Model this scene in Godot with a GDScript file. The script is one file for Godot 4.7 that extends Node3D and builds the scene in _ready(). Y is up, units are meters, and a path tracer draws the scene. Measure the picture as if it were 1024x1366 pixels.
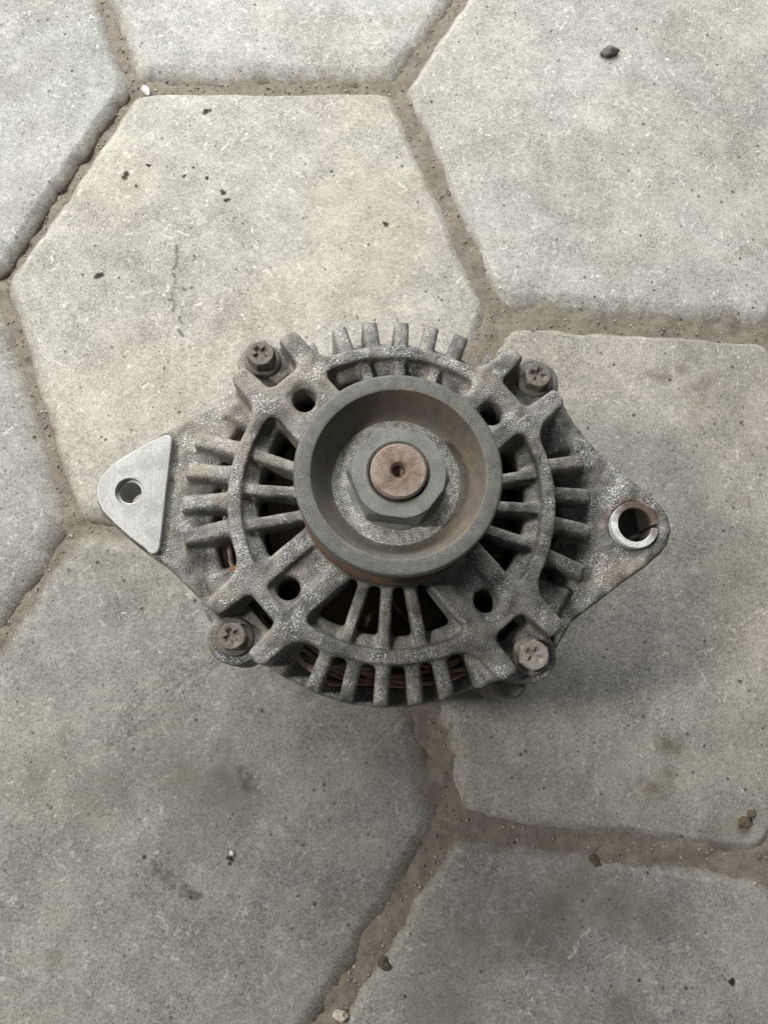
extends Node3D
# A worn car alternator standing upright on hexagonal concrete pavers, seen from above.
# Shapes are written in millimetres and scaled by MM when they are committed.
const MM := 0.001
const TURN := -3.4            # the alternator stands turned a little clockwise

var rng := RandomNumberGenerator.new()
var mats := {}
var taken := {}

# ------------------------------------------------------------------ naming
func numbered(n: String, parent: Node) -> String:
	var key := "%d/%s" % [parent.get_instance_id(), n]
	var k: int = taken.get(key, 0)
	taken[key] = k + 1
	return n if k == 0 else "%s_%03d" % [n, k]

func put(called: String, mesh: Mesh, mat: Material, parent: Node) -> MeshInstance3D:
	var o := MeshInstance3D.new()
	o.name = numbered(called, parent)
	o.mesh = mesh
	o.material_override = mat
	parent.add_child(o, true)
	return o

func tag(o: Node, label: String, category: String, group := "") -> void:
	o.set_meta("label", label)
	o.set_meta("category", category)
	if group:
		o.set_meta("group", group)

# ------------------------------------------------------------------ mesh commit
# tris: flat list of corners (clockwise seen from the front), in mm. Normals are averaged over faces that meet at less than the crease angle.
func commit(tris: PackedVector3Array, crease := 40.0, cols := PackedColorArray()) -> ArrayMesh:
	var nf := tris.size() / 3
	var fn := PackedVector3Array()
	fn.resize(nf)
	var at := {}
	for f in nf:
		var a := tris[f * 3]
		var n := (tris[f * 3 + 2] - a).cross(tris[f * 3 + 1] - a)
		fn[f] = n
		for k in 3:
			var p := tris[f * 3 + k]
			var key := Vector3i(roundi(p.x * 200), roundi(p.y * 200), roundi(p.z * 200))
			if at.has(key):
				at[key].append(f)
			else:
				at[key] = [f]
	var limit := cos(deg_to_rad(crease))
	var nrm := PackedVector3Array()
	nrm.resize(tris.size())
	var pos := PackedVector3Array()
	pos.resize(tris.size())
	for f in nf:
		var me := fn[f].normalized()
		for k in 3:
			var p := tris[f * 3 + k]
			var key := Vector3i(roundi(p.x * 200), roundi(p.y * 200), roundi(p.z * 200))
			var s := Vector3.ZERO
			for g in at[key]:
				if fn[g].normalized().dot(me) >= limit:
					s += fn[g]
			nrm[f * 3 + k] = s.normalized() if s.length_squared() > 1e-12 else Vector3.UP
			pos[f * 3 + k] = p * MM
	var arr := []
	arr.resize(Mesh.ARRAY_MAX)
	arr[Mesh.ARRAY_VERTEX] = pos
	arr[Mesh.ARRAY_NORMAL] = nrm
	if cols.size() == tris.size():
		arr[Mesh.ARRAY_COLOR] = cols
	var m := ArrayMesh.new()
	m.add_surface_from_arrays(Mesh.PRIMITIVE_TRIANGLES, arr)
	return m

func quad(t: PackedVector3Array, a: Vector3, b: Vector3, c: Vector3, d: Vector3) -> void:
	# a, b, c, d counter-clockwise seen from the front
	t.append(a); t.append(d); t.append(c)
	t.append(a); t.append(c); t.append(b)

# rings: each [radius function or number, height]; from the outside bottom up and then inwards over the top.
func loft(rings: Array, n: int, centre := Vector3.ZERO, start := 0.0, sweep := TAU, closed := true, angles := PackedFloat32Array()) -> PackedVector3Array:
	var t := PackedVector3Array()
	if angles.size():
		n = angles.size()
	var prev := PackedVector3Array()
	var m := n if closed else n + 1
	for ring in rings:
		var cur := PackedVector3Array()
		cur.resize(m)
		for j in m:
			var a: float = angles[j] if angles.size() else start + sweep * j / n
			var r: float = ring[0].call(a) if ring[0] is Callable else float(ring[0])
			var y: float = ring[1].call(a) if ring[1] is Callable else float(ring[1])
			cur[j] = centre + Vector3(r * cos(a), y, -r * sin(a))
		if prev.size():
			for j in (m if closed else m - 1):
				var k := (j + 1) % m
				quad(t, prev[j], prev[k], cur[k], cur[j])
		prev = cur
	return t

func hex_radius(af: float, phase: float) -> Callable:
	return func(a: float) -> float:
		var s := fposmod(a - phase, PI / 3) - PI / 6
		return af * 0.5 / cos(s)

# ------------------------------------------------------------------ textures
func noise(kind: int, freq: float, oct: int, sd: int, fract := FastNoiseLite.FRACTAL_FBM) -> FastNoiseLite:
	var n := FastNoiseLite.new()
	n.seed = sd
	n.noise_type = kind
	n.frequency = freq
	n.fractal_type = fract
	n.fractal_octaves = oct
	return n

func layer(n: FastNoiseLite, size: int) -> PackedByteArray:
	var im := n.get_seamless_image(size, size, false, false, 0.12)
	im.convert(Image.FORMAT_L8)
	return im.get_data()

func tex(w: int, h: int, data: PackedByteArray, fmt: int) -> ImageTexture:
	return ImageTexture.create_from_image(Image.create_from_data(w, h, false, fmt, data))

func s8(lin: float) -> int:
	lin = clampf(lin, 0.0, 1.0)
	return int(255.0 * (lin * 12.92 if lin < 0.0031308 else 1.055 * pow(lin, 1.0 / 2.4) - 0.055))

func lin(r: float, g: float, b: float) -> Color:
	return Color(r, g, b).linear_to_srgb()

# Cast aluminium: mottled grey, and a second layer of crisp white corrosion flecks.
func make_cast_textures() -> void:
	var n := 1024
	var a := layer(noise(FastNoiseLite.TYPE_SIMPLEX_SMOOTH, 0.012, 5, 11), n)
	var b := layer(noise(FastNoiseLite.TYPE_SIMPLEX_SMOOTH, 0.11, 3, 12), n)
	var w := layer(noise(FastNoiseLite.TYPE_SIMPLEX_SMOOTH, 0.045, 2, 13, FastNoiseLite.FRACTAL_RIDGED), n)
	var patch := layer(noise(FastNoiseLite.TYPE_SIMPLEX_SMOOTH, 0.006, 4, 14), n)
	var grain := layer(noise(FastNoiseLite.TYPE_CELLULAR, 0.12, 2, 15), n)
	var spark := layer(noise(FastNoiseLite.TYPE_SIMPLEX_SMOOTH, 0.085, 2, 16), n)
	var brush := layer(noise(FastNoiseLite.TYPE_SIMPLEX_SMOOTH, 0.05, 4, 17), n)
	var tone := PackedByteArray(); tone.resize(n * n * 3)
	var fleck := PackedByteArray(); fleck.resize(n * n * 4)
	var bump := PackedByteArray(); bump.resize(n * n)
	var lut := PackedByteArray(); lut.resize(256)
	for i in 256:
		lut[i] = s8(i / 255.0)
	for i in n * n:
		var va := (a[i] - 128) / 128.0
		var vb := (b[i] - 128) / 128.0
		var vg := (grain[i] - 128) / 128.0
		var v := clampf(0.62 + 0.14 * va + 0.46 * vb + 0.22 * vg, 0.05, 1.0)
		var warm := clampf(va * 0.5 + 0.3, 0.0, 1.0) * 0.10
		tone[i * 3] = lut[int(255 * v)]
		tone[i * 3 + 1] = lut[int(255 * v * (1.0 - warm * 0.35))]
		tone[i * 3 + 2] = lut[int(255 * v * (1.0 - warm))]
		var amount := clampf((patch[i] - 116) / 50.0, 0.0, 1.0)
		var vs := (spark[i] - 128) / 128.0
		var worm := clampf((w[i] - 218 + 20 * amount + 50 * vs) / 18.0, 0.0, 1.0) * clampf(0.08 + amount * 1.5, 0.0, 1.0)
		worm = maxf(worm, clampf((vs - 0.70 + 0.26 * amount) * 7.0, 0.0, 1.0) * 0.9)
		fleck[i * 4] = 222
		fleck[i * 4 + 1] = 224
		fleck[i * 4 + 2] = 228
		fleck[i * 4 + 3] = int(160 * worm)
		bump[i] = int(clampf(128 + 45 * va + 50 * vb + 25 * vg + 30 * worm, 0, 255))
	mats.tone = tex(n, n, tone, Image.FORMAT_RGB8)
	# even, finely brushed surface of machined metal
	var even := PackedByteArray(); even.resize(n * n * 3)
	for i in n * n:
		var lo := (brush[i] - 128) / 128.0
		var v := s8(clampf(0.80 + 0.13 * lo + 0.26 * (b[i] - 128) / 128.0 + 0.06 * (a[i] - 128) / 128.0, 0.0, 1.0))
		even[i * 3] = v
		even[i * 3 + 1] = v
		even[i * 3 + 2] = v
	mats.even = tex(n, n, even, Image.FORMAT_RGB8)
	# machined face gone dull: blotches, and scratches in every direction
	var worn := Image.create_from_data(n, n, false, Image.FORMAT_RGB8, even)
	for k in 900:
		var x := rng.randf() * n
		var y := rng.randf() * n
		var d := rng.randf_range(0.6, 2.0) if rng.randf() < 0.7 else rng.randf() * TAU
		var lum := rng.randf_range(0.62, 1.0) if rng.randf() < 0.75 else rng.randf_range(0.35, 0.6)
		for q in int(20 + 130 * pow(rng.randf(), 2.0)):
			var px := posmod(int(x + cos(d) * q), n)
			var py := posmod(int(y + sin(d) * q), n)
			var was := worn.get_pixel(px, py)
			worn.set_pixel(px, py, was.lerp(Color(lum, lum, lum), 0.5))
			if k % 3 == 0:
				worn.set_pixel(posmod(px + 1, n), py, was.lerp(Color(lum, lum, lum), 0.4))
	for k in n * n:
		if patch[k] < 112:
			var px := k % n
			var py := k / n
			var was := worn.get_pixel(px, py)
			worn.set_pixel(px, py, was.lerp(Color(0.42, 0.41, 0.39), clampf((112 - patch[k]) / 90.0 + (b[k] - 128) / 200.0, 0.0, 0.12)))
	mats.scratched = ImageTexture.create_from_image(worn)
	var spangle := PackedByteArray(); spangle.resize(n * n * 3)
	for i in n * n:
		var q := clampf(0.46 + 3.6 * (spark[i] - 128) / 128.0 + 0.9 * (a[i] - 128) / 128.0, 0.14, 1.0)
		spangle[i * 3] = s8(q)
		spangle[i * 3 + 1] = s8(q * 0.99)
		spangle[i * 3 + 2] = s8(q * 0.94)
	mats.spangle = tex(n, n, spangle, Image.FORMAT_RGB8)
	mats.fleck = tex(n, n, fleck, Image.FORMAT_RGBA8)
	mats.bump = tex(n, n, bump, Image.FORMAT_L8)
	var white := Image.create(4, 4, false, Image.FORMAT_L8)
	white.fill(Color.WHITE)
	mats.white = ImageTexture.create_from_image(white)

func metal(called: String, base: Color, rough: float, metallic: float, period: float, relief := 0.02, flecks := 0.0, vertex := false) -> StandardMaterial3D:
	var m := StandardMaterial3D.new()
	m.resource_name = called
	m.albedo_color = base
	m.albedo_texture = mats.tone
	m.uv1_triplanar = true
	m.uv1_scale = Vector3.ONE / (period * MM)
	m.roughness = rough
	m.metallic = metallic
	m.metallic_specular = 0.4
	m.vertex_color_use_as_albedo = vertex
	if relief > 0.0:
		m.heightmap_enabled = true
		m.heightmap_texture = mats.bump
		m.heightmap_scale = relief
	if flecks > 0.0:
		m.detail_enabled = true
		m.detail_albedo = mats.fleck
		m.detail_mask = mats.white
		m.detail_blend_mode = BaseMaterial3D.BLEND_MODE_MIX
		m.detail_uv_layer = BaseMaterial3D.DETAIL_UV_2
		m.uv2_triplanar = true
		m.uv2_scale = Vector3.ONE / (flecks * MM)
	return m

# ------------------------------------------------------------------ ground
const GT := 1600              # ground texture side in pixels
const GX := -270.0            # world mm of its left edge
const GZ := -330.0            # world mm of its far edge
const GS := 540.0             # its side in mm

var g_rgb := PackedByteArray()
var g_bump := PackedByteArray()

func g_dab(x: float, z: float, r: float, lum: float, strength: float, tint := Color(1, 1, 1), dent := 0.0) -> void:
	# one soft-edged mark on the concrete, in mm
	var s := GT / GS
	var cx := (x - GX) * s
	var cz := (z - GZ) * s
	var rr := maxf(r * s, 0.6)
	for j in range(int(floor(cz - rr)), int(ceil(cz + rr)) + 1):
		for i in range(int(floor(cx - rr)), int(ceil(cx + rr)) + 1):
			if i < 0 or j < 0 or i >= GT or j >= GT:
				continue
			var d := Vector2(i - cx, j - cz).length() / rr
			if d >= 1.0:
				continue
			var w := strength * smoothstep(1.0, 0.45, d)
			var k := (j * GT + i)
			g_rgb[k * 3] = int(lerpf(g_rgb[k * 3], 255 * lum * tint.r, w))
			g_rgb[k * 3 + 1] = int(lerpf(g_rgb[k * 3 + 1], 255 * lum * tint.g, w))
			g_rgb[k * 3 + 2] = int(lerpf(g_rgb[k * 3 + 2], 255 * lum * tint.b, w))
			if dent != 0.0:
				g_bump[k] = int(clampf(g_bump[k] + dent * w, 0, 255))

func g_stroke(x0: float, z0: float, x1: float, z1: float, width: float, lum: float, strength: float, tint := Color(1, 1, 1), dent := 0.0) -> void:
	var n := int(Vector2(x1 - x0, z1 - z0).length() / maxf(width * 0.5, 0.2)) + 1
	var bow := rng.randf_range(-0.15, 0.15)
	for k in n + 1:
		var t := float(k) / n
		var off := bow * sin(t * PI)
		if rng.randf() < 0.25:
			continue
		g_dab(lerpf(x0, x1, t) + (z1 - z0) * off + rng.randfn() * width * 0.2, lerpf(z0, z1, t) - (x1 - x0) * off + rng.randfn() * width * 0.2, width * rng.randf_range(0.35, 0.65), lum, strength * rng.randf_range(0.5, 1.0), tint, dent)

func make_ground_texture() -> void:
	var big := layer(noise(FastNoiseLite.TYPE_SIMPLEX_SMOOTH, 0.0065, 4, 21), 800)
	var mid := layer(noise(FastNoiseLite.TYPE_SIMPLEX_SMOOTH, 0.03, 4, 22), 800)
	var fine := layer(noise(FastNoiseLite.TYPE_SIMPLEX_SMOOTH, 0.22, 3, 23), 800)
	var cell := layer(noise(FastNoiseLite.TYPE_CELLULAR, 0.09, 2, 24), 800)
	var brown := layer(noise(FastNoiseLite.TYPE_SIMPLEX_SMOOTH, 0.005, 3, 25), 800)
	var lut := PackedByteArray(); lut.resize(256)
	for i in 256:
		lut[i] = s8(i / 255.0)
	g_rgb.resize(GT * GT * 3)
	g_bump.resize(GT * GT)
	var h := 99
	for j in GT:
		for i in GT:
			var lo := (j >> 1) * 800 + (i >> 1)
			var hi := (j % 800) * 800 + (i % 800)
			var hj := ((j * 3 + 137) % 800) * 800 + ((i * 3 + 411) % 800)
			var vb := (big[lo] - 128) / 128.0
			var vm := (mid[lo] - 128) / 128.0
			var vf := (fine[hi] - 128) / 128.0
			var vg := (fine[hj] - 128) / 128.0
			var vc := (cell[hi] - 128) / 128.0
			var wr := (brown[lo] - 120) / 128.0
			h = (h * 1103515245 + 12345) & 0x7fffffff
			var dust := ((h >> 12) & 255) / 255.0 - 0.5
			var v := clampf(0.55 + 0.085 * vb + 0.105 * vm + 0.16 * vf + 0.13 * vg + 0.09 * vc + 0.30 * dust, 0.05, 1.0)
			var warm := 0.01 + clampf(wr + 0.2, 0.0, 1.0) * 0.06
			var k := j * GT + i
			g_rgb[k * 3] = lut[int(255 * v)]
			g_rgb[k * 3 + 1] = lut[int(255 * v * (1.0 - warm * 0.35))]
			g_rgb[k * 3 + 2] = lut[int(255 * v * (1.0 - warm))]
			g_bump[k] = int(clampf(128 + 26 * vm + 32 * vf + 20 * vg + 20 * vc + 30 * dust, 0, 255))
	# pits and dark aggregate, pale scuffs and hairline scratches
	for k in 3600:
		var x := rng.randf_range(GX, GX + GS)
		var z := rng.randf_range(GZ, GZ + GS)
		var r := 0.34 + 0.75 * pow(rng.randf(), 4.0)
		g_dab(x, z, r, rng.randf_range(0.28, 0.5), rng.randf_range(0.5, 0.95), Color(1, 0.97, 0.92), -60.0)
	for k in 6500:
		var x := rng.randf_range(GX, GX + GS)
		var z := rng.randf_range(GZ, GZ + GS)
		var a := rng.randf() * TAU
		var l := 0.5 + 6.0 * pow(rng.randf(), 3.0)
		g_stroke(x, z, x + cos(a) * l, z + sin(a) * l, rng.randf_range(0.7, 1.5), rng.randf_range(0.92, 1.0), rng.randf_range(0.35, 1.0), Color(1, 1, 1), 18.0)
	for k in 420:
		var x := rng.randf_range(GX, GX + GS)
		var z := rng.randf_range(GZ, GZ + GS)
		var a := rng.randf() * TAU
		var l := 2.0 + 12.0 * pow(rng.randf(), 2.0)
		g_stroke(x, z, x + cos(a) * l, z + sin(a) * l, rng.randf_range(0.4, 1.4), rng.randf_range(0.5, 0.66), rng.randf_range(0.08, 0.3), Color(1, 0.97, 0.92), -6.0)
	for k in 150:
		var x := rng.randf_range(GX, GX + GS)
		var z := rng.randf_range(GZ, GZ + GS)
		for q in 14:
			g_dab(x + rng.randfn() * 3.0, z + rng.randfn() * 3.0, rng.randf_range(0.5, 1.8), 0.95, rng.randf_range(0.1, 0.4))
	for k in 26:                                     # soft dark dabs: most put shade into the near pavers, the rest scattered grime
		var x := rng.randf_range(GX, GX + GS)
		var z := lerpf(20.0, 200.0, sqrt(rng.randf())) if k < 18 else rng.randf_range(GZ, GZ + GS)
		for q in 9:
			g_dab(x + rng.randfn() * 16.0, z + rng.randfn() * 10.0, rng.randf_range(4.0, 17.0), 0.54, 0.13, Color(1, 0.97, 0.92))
	for k in 60:                                     # a yellowish stain in the middle paver
		g_dab(-8.0 + rng.randfn() * 24.0, -140.0 + rng.randfn() * 22.0, rng.randf_range(5.0, 15.0), 0.82, 0.06, Color(1, 0.95, 0.85))
	for k in 14:                                     # brown soil rubbed into the surface
		var x := rng.randf_range(-200, 190)
		var z := rng.randf_range(-290, 170)
		for q in 10:
			g_dab(x + rng.randfn() * 7.0, z + rng.randfn() * 4.0, rng.randf_range(1.0, 4.5), 0.52, rng.randf_range(0.06, 0.22), Color(1, 0.92, 0.80))
	# the marks that can be seen one by one
	for s in [[-98, -149, -98, -137], [-98, -134, -97, -128], [-98, -124, -97, -115], [-94, -112, -93, -109], [-94, -105, -92, -102], [-97, -127, -89, -127]]:
		for q in 2:
			g_stroke(s[0], s[1], s[2], s[3], 1.8, 0.42, 0.55, Color(1, 0.97, 0.93), -10.0)
	for p in [[-87, -224, 2.2], [-125, -187, 2.4], [-114, -192, 1.3], [-85, -186, 1.5], [-132, -133, 2.5], [-92, -192, 1.0], [-77, -178, 1.8], [2, -164, 1.6], [73, -109, 1.4], [-119, -181, 1.0], [-96, -187, 1.0], [-75, -174, 1.5], [140, 171, 1.7], [-60, 124, 1.6]]:
		for q in 5:
			g_dab(p[0] + rng.randfn() * p[2] * 0.35, p[1] + rng.randfn() * p[2] * 0.35, p[2] * rng.randf_range(0.45, 0.8), 0.24, 0.75, Color(1, 0.92, 0.82), -50.0)
	for s in [[-89, 125, -72, 137, 3.4, 0.30], [-58, 92, -54, 97, 5.0, 0.28], [157, -86, 150, -82, 9.0, 0.14], [142, -91, 130, -86, 7.0, 0.12], [-112, 82, -69, 46, 2.0, 0.22], [-91, 64, -69, 46, 1.4, 0.25], [120, 80, 128, 84, 9.0, 0.2]]:
		for q in 4:
			g_stroke(s[0] + rng.randfn(), s[1] + rng.randfn(), s[2] + rng.randfn(), s[3] + rng.randfn(), s[4] * rng.randf_range(0.5, 1.2), 0.42, s[5], Color(1, 0.93, 0.82))
	for q in 3:
		g_stroke(79, 156, 75, 162, 1.2, 1.0, 0.8)
		g_stroke(80, 154, 84, 151, 0.7, 1.0, 0.6)
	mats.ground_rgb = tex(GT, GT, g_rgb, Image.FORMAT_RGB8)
	mats.ground_bump = tex(GT, GT, g_bump, Image.FORMAT_L8)

func concrete(called: String, base: Color) -> StandardMaterial3D:
	var m := StandardMaterial3D.new()
	m.resource_name = called
	m.albedo_color = base
	m.vertex_color_use_as_albedo = true
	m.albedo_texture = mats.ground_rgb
	m.uv1_triplanar = true
	m.uv1_world_triplanar = true
	m.uv1_triplanar_sharpness = 4.0
	m.uv1_scale = Vector3.ONE / (GS * MM)
	m.uv1_offset = Vector3(-GX / GS, 0.0, -GZ / GS)
	m.heightmap_enabled = true
	m.heightmap_texture = mats.ground_bump
	m.heightmap_scale = 0.055
	m.roughness = 0.86
	m.metallic_specular = 0.35
	return m

# Corners of the joints, measured on the paving (x, z in mm); outer ones continue the same pattern.
var corners := [
	Vector2(-124, -238), Vector2(9, -243), Vector2(57, -116), Vector2(8, -4), Vector2(-133, -12), Vector2(-178, -128),
	Vector2(29, 113), Vector2(160, 130), Vector2(-45, 222), Vector2(-198, 104), Vector2(-170, -360), Vector2(75, -355),
	Vector2(190, -110), Vector2(-310, -130)]
# how the joint between two corners looks: half gap, chamfer of the paver on one side and on the other (pavers in order of building)
var joint_gap := {"0,1": 4.0, "1,2": 5.0, "2,12": 5.4, "0,5": 2.6, "4,5": 2.6, "3,4": 2.8, "3,6": 4.2, "6,7": 4.6, "6,8": 4.8, "1,11": 4.2, "0,10": 3.2, "4,9": 2.2, "2,3": 5.5, "5,13": 3.0}
var bevels := {"top:0,1": 9.0, "centre:0,1": 2.0, "right_top:2,12": 9.0, "right_top:1,2": 2.0, "centre:1,2": 5.0, "centre:2,3": 6.0, "right:2,12": 3.0, "lower_left:3,6": 9.0, "right:3,6": 9.0, "right:6,7": 5.0,
	"lower_right:6,7": 4.0, "lower_right:6,8": 3.0, "lower_left:6,8": 7.0, "centre:3,4": 6.0, "lower_left:3,4": 8.0, "centre:4,5": 5.0, "left:4,5": 9.0, "left_top:0,5": 4.0, "centre:0,5": 4.0, "top:0,10": 5.0, "top:1,11": 6.0, "right_top:1,11": 3.0, "lower_left:4,9": 7.0, "left:4,9": 7.0}

func corner_at(p: Vector2) -> int:
	for i in corners.size():
		if corners[i].distance_to(p) < 58.0:
			return i
	corners.append(p + Vector2(rng.randfn(), rng.randfn()) * 3.0)
	return corners.size() - 1

func paver_mesh(ids: Array, which: String, top: float, step: float, wear: FastNoiseLite) -> ArrayMesh:
	var n := ids.size()
	var pts := PackedVector2Array()
	var area := 0.0
	for k in n:
		pts.append(corners[ids[k]])
	for k in n:
		area += pts[k].cross(pts[(k + 1) % n])
	if area > 0:                                   # run so that, seen from above (x right, z towards us), the outline is counter-clockwise
		pts.reverse(); ids = ids.duplicate(); ids.reverse()
	var gaps := []
	var bev := []
	for k in n:
		var a: int = mini(ids[k], ids[(k + 1) % n])
		var b: int = maxi(ids[k], ids[(k + 1) % n])
		var key := "%d,%d" % [a, b]
		gaps.append(joint_gap.get(key, 4.0) * 0.55)
		bev.append(bevels.get(which + ":" + key, 4.5) * 0.9 + 1.6)
	var inner := PackedVector2Array()
	for k in n:
		var p0 := pts[(k + n - 1) % n]
		var p1 := pts[k]
		var p2 := pts[(k + 1) % n]
		var d0 := (p1 - p0).normalized()
		var d1 := (p2 - p1).normalized()
		var n0 := Vector2(d0.y, -d0.x)
		var n1 := Vector2(d1.y, -d1.x)
		var q0: Vector2 = p0 + n0 * gaps[(k + n - 1) % n]
		var q1: Vector2 = p1 + n1 * gaps[k]
		var hit = Geometry2D.line_intersects_line(q0, d0, q1, d1)
		inner.append(hit if hit != null else p1)
	var out := PackedVector2Array()
	var wid := PackedFloat32Array()
	for k in n:
		var a := inner[k]
		var b := inner[(k + 1) % n]
		var m := maxi(int(a.distance_to(b) / step), 2)
		for i in m:
			out.append(a.lerp(b, float(i) / m))
			wid.append(bev[k])
	var cnt := out.size()
	for it in maxi(int(22.0 / (step * step)), 2) + 2:                              # wear the corners round
		var o2 := out.duplicate()
		var w2 := wid.duplicate()
		for i in cnt:
			o2[i] = (out[(i + cnt - 1) % cnt] + out[i] * 2.0 + out[(i + 1) % cnt]) * 0.25
			w2[i] = (wid[(i + cnt - 1) % cnt] + wid[i] * 2.0 + wid[(i + 1) % cnt]) * 0.25
		out = o2
		wid = w2
	var nrm := PackedVector2Array()
	for i in cnt:
		var d := (out[(i + 1) % cnt] - out[(i + cnt - 1) % cnt]).normalized()
		nrm.append(Vector2(d.y, -d.x))
	for it in maxi(int(60.0 / (step * step)), 3):
		var n2 := nrm.duplicate()
		for i in cnt:
			n2[i] = (nrm[(i + cnt - 1) % cnt] + nrm[i] * 2.0 + nrm[(i + 1) % cnt]).normalized()
		nrm = n2
	var rim := PackedVector2Array()
	for i in cnt:
		var q := out[i]
		var w := wear.get_noise_2d(q.x * 0.7, q.y * 0.7) * 1.8 + wear.get_noise_2d(q.x * 4.0, q.y * 4.0 + 900) * 0.35
		var chip := wear.get_noise_2d(q.x * 2.0 + 500, q.y * 2.0)
		rim.append(q + nrm[i] * (w * 0.8 + maxf(chip - 0.25, 0.0) * 4.0))
	var mid := Vector2.ZERO
	for q in rim:
		mid += q / cnt
	var rings := []
	var top_edge := PackedVector3Array()
	for spec in [[0.0, -16.0], [0.0, -5.2], [0.12, -3.9], [0.5, -2.1], [0.9, -0.55], [1.15, -0.08]]:
		var r := PackedVector3Array()
		for i in cnt:
			var q: Vector2 = rim[i] + nrm[i] * spec[0] * wid[i]
			var y: float = top + spec[1]
			if spec[1] > -5.0:
				y += wear.get_noise_2d(q.x * 3.0, q.y * 3.0 + 300) * 0.45
			r.append(Vector3(q.x, y, q.y))
		for it in int(spec[0] * 26.0 / step):          # the inner edges of a chamfer run round the corners in wider curves
			var r2 := r.duplicate()
			for i in cnt:
				r2[i] = (r[(i + cnt - 1) % cnt] + r[i] * 2.0 + r[(i + 1) % cnt]) * 0.25
			r = r2
		if spec[0] > 1.1:
			top_edge = r
		rings.append(r)
	for f in [0.93, 0.8, 0.62, 0.42, 0.2]:
		var r := PackedVector3Array()
		for i in cnt:
			var q := mid.lerp(Vector2(top_edge[i].x, top_edge[i].z), f)
			r.append(Vector3(q.x, top + wear.get_noise_2d(q.x * 0.35, q.y * 0.35 + 70) * 0.8, q.y))
		rings.append(r)
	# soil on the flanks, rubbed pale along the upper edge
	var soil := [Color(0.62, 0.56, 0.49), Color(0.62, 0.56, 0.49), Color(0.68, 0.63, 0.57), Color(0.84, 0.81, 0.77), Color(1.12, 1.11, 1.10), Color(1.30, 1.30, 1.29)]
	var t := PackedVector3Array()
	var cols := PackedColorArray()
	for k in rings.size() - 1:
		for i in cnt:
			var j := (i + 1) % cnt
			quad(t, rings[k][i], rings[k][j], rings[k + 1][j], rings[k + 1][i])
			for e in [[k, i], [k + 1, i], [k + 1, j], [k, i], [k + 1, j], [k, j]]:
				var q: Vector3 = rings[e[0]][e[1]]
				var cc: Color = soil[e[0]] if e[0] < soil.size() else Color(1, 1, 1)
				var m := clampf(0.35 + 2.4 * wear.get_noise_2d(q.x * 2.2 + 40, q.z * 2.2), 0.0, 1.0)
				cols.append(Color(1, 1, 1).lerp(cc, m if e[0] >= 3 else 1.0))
	var c := Vector3(mid.x, top, mid.y)
	var last: PackedVector3Array = rings[-1]
	for i in cnt:
		t.append(last[i]); t.append(c); t.append(last[(i + 1) % cnt])
		for e in 3:
			cols.append(Color(1, 1, 1))
	return commit(t, 50.0, cols)

# how full of sand the nearest joints are, in mm below the paver tops
var sand_fill := {"0,1": -3.0, "1,2": -2.5, "2,12": -2.5, "3,6": -2.9, "6,7": -2.3, "6,8": -2.7, "1,11": -2.6, "0,10": -3.2, "4,9": -4.6, "4,5": -4.3, "3,4": -4.2, "0,5": -5.2, "2,3": -2.3, "5,13": -4.0}

func sand_level(p: Vector2) -> float:
	var sum := 0.0
	var all := 0.0
	for key in sand_fill:
		var at: int = key.find(",")
		var a: Vector2 = corners[int(key.left(at))]
		var b: Vector2 = corners[int(key.substr(at + 1))]
		var d := Geometry2D.get_closest_point_to_segment(p, a, b).distance_squared_to(p)
		var w := 1.0 / (d * d + 30.0)
		sum += w * sand_fill[key]
		all += w
	return sum / all

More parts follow.
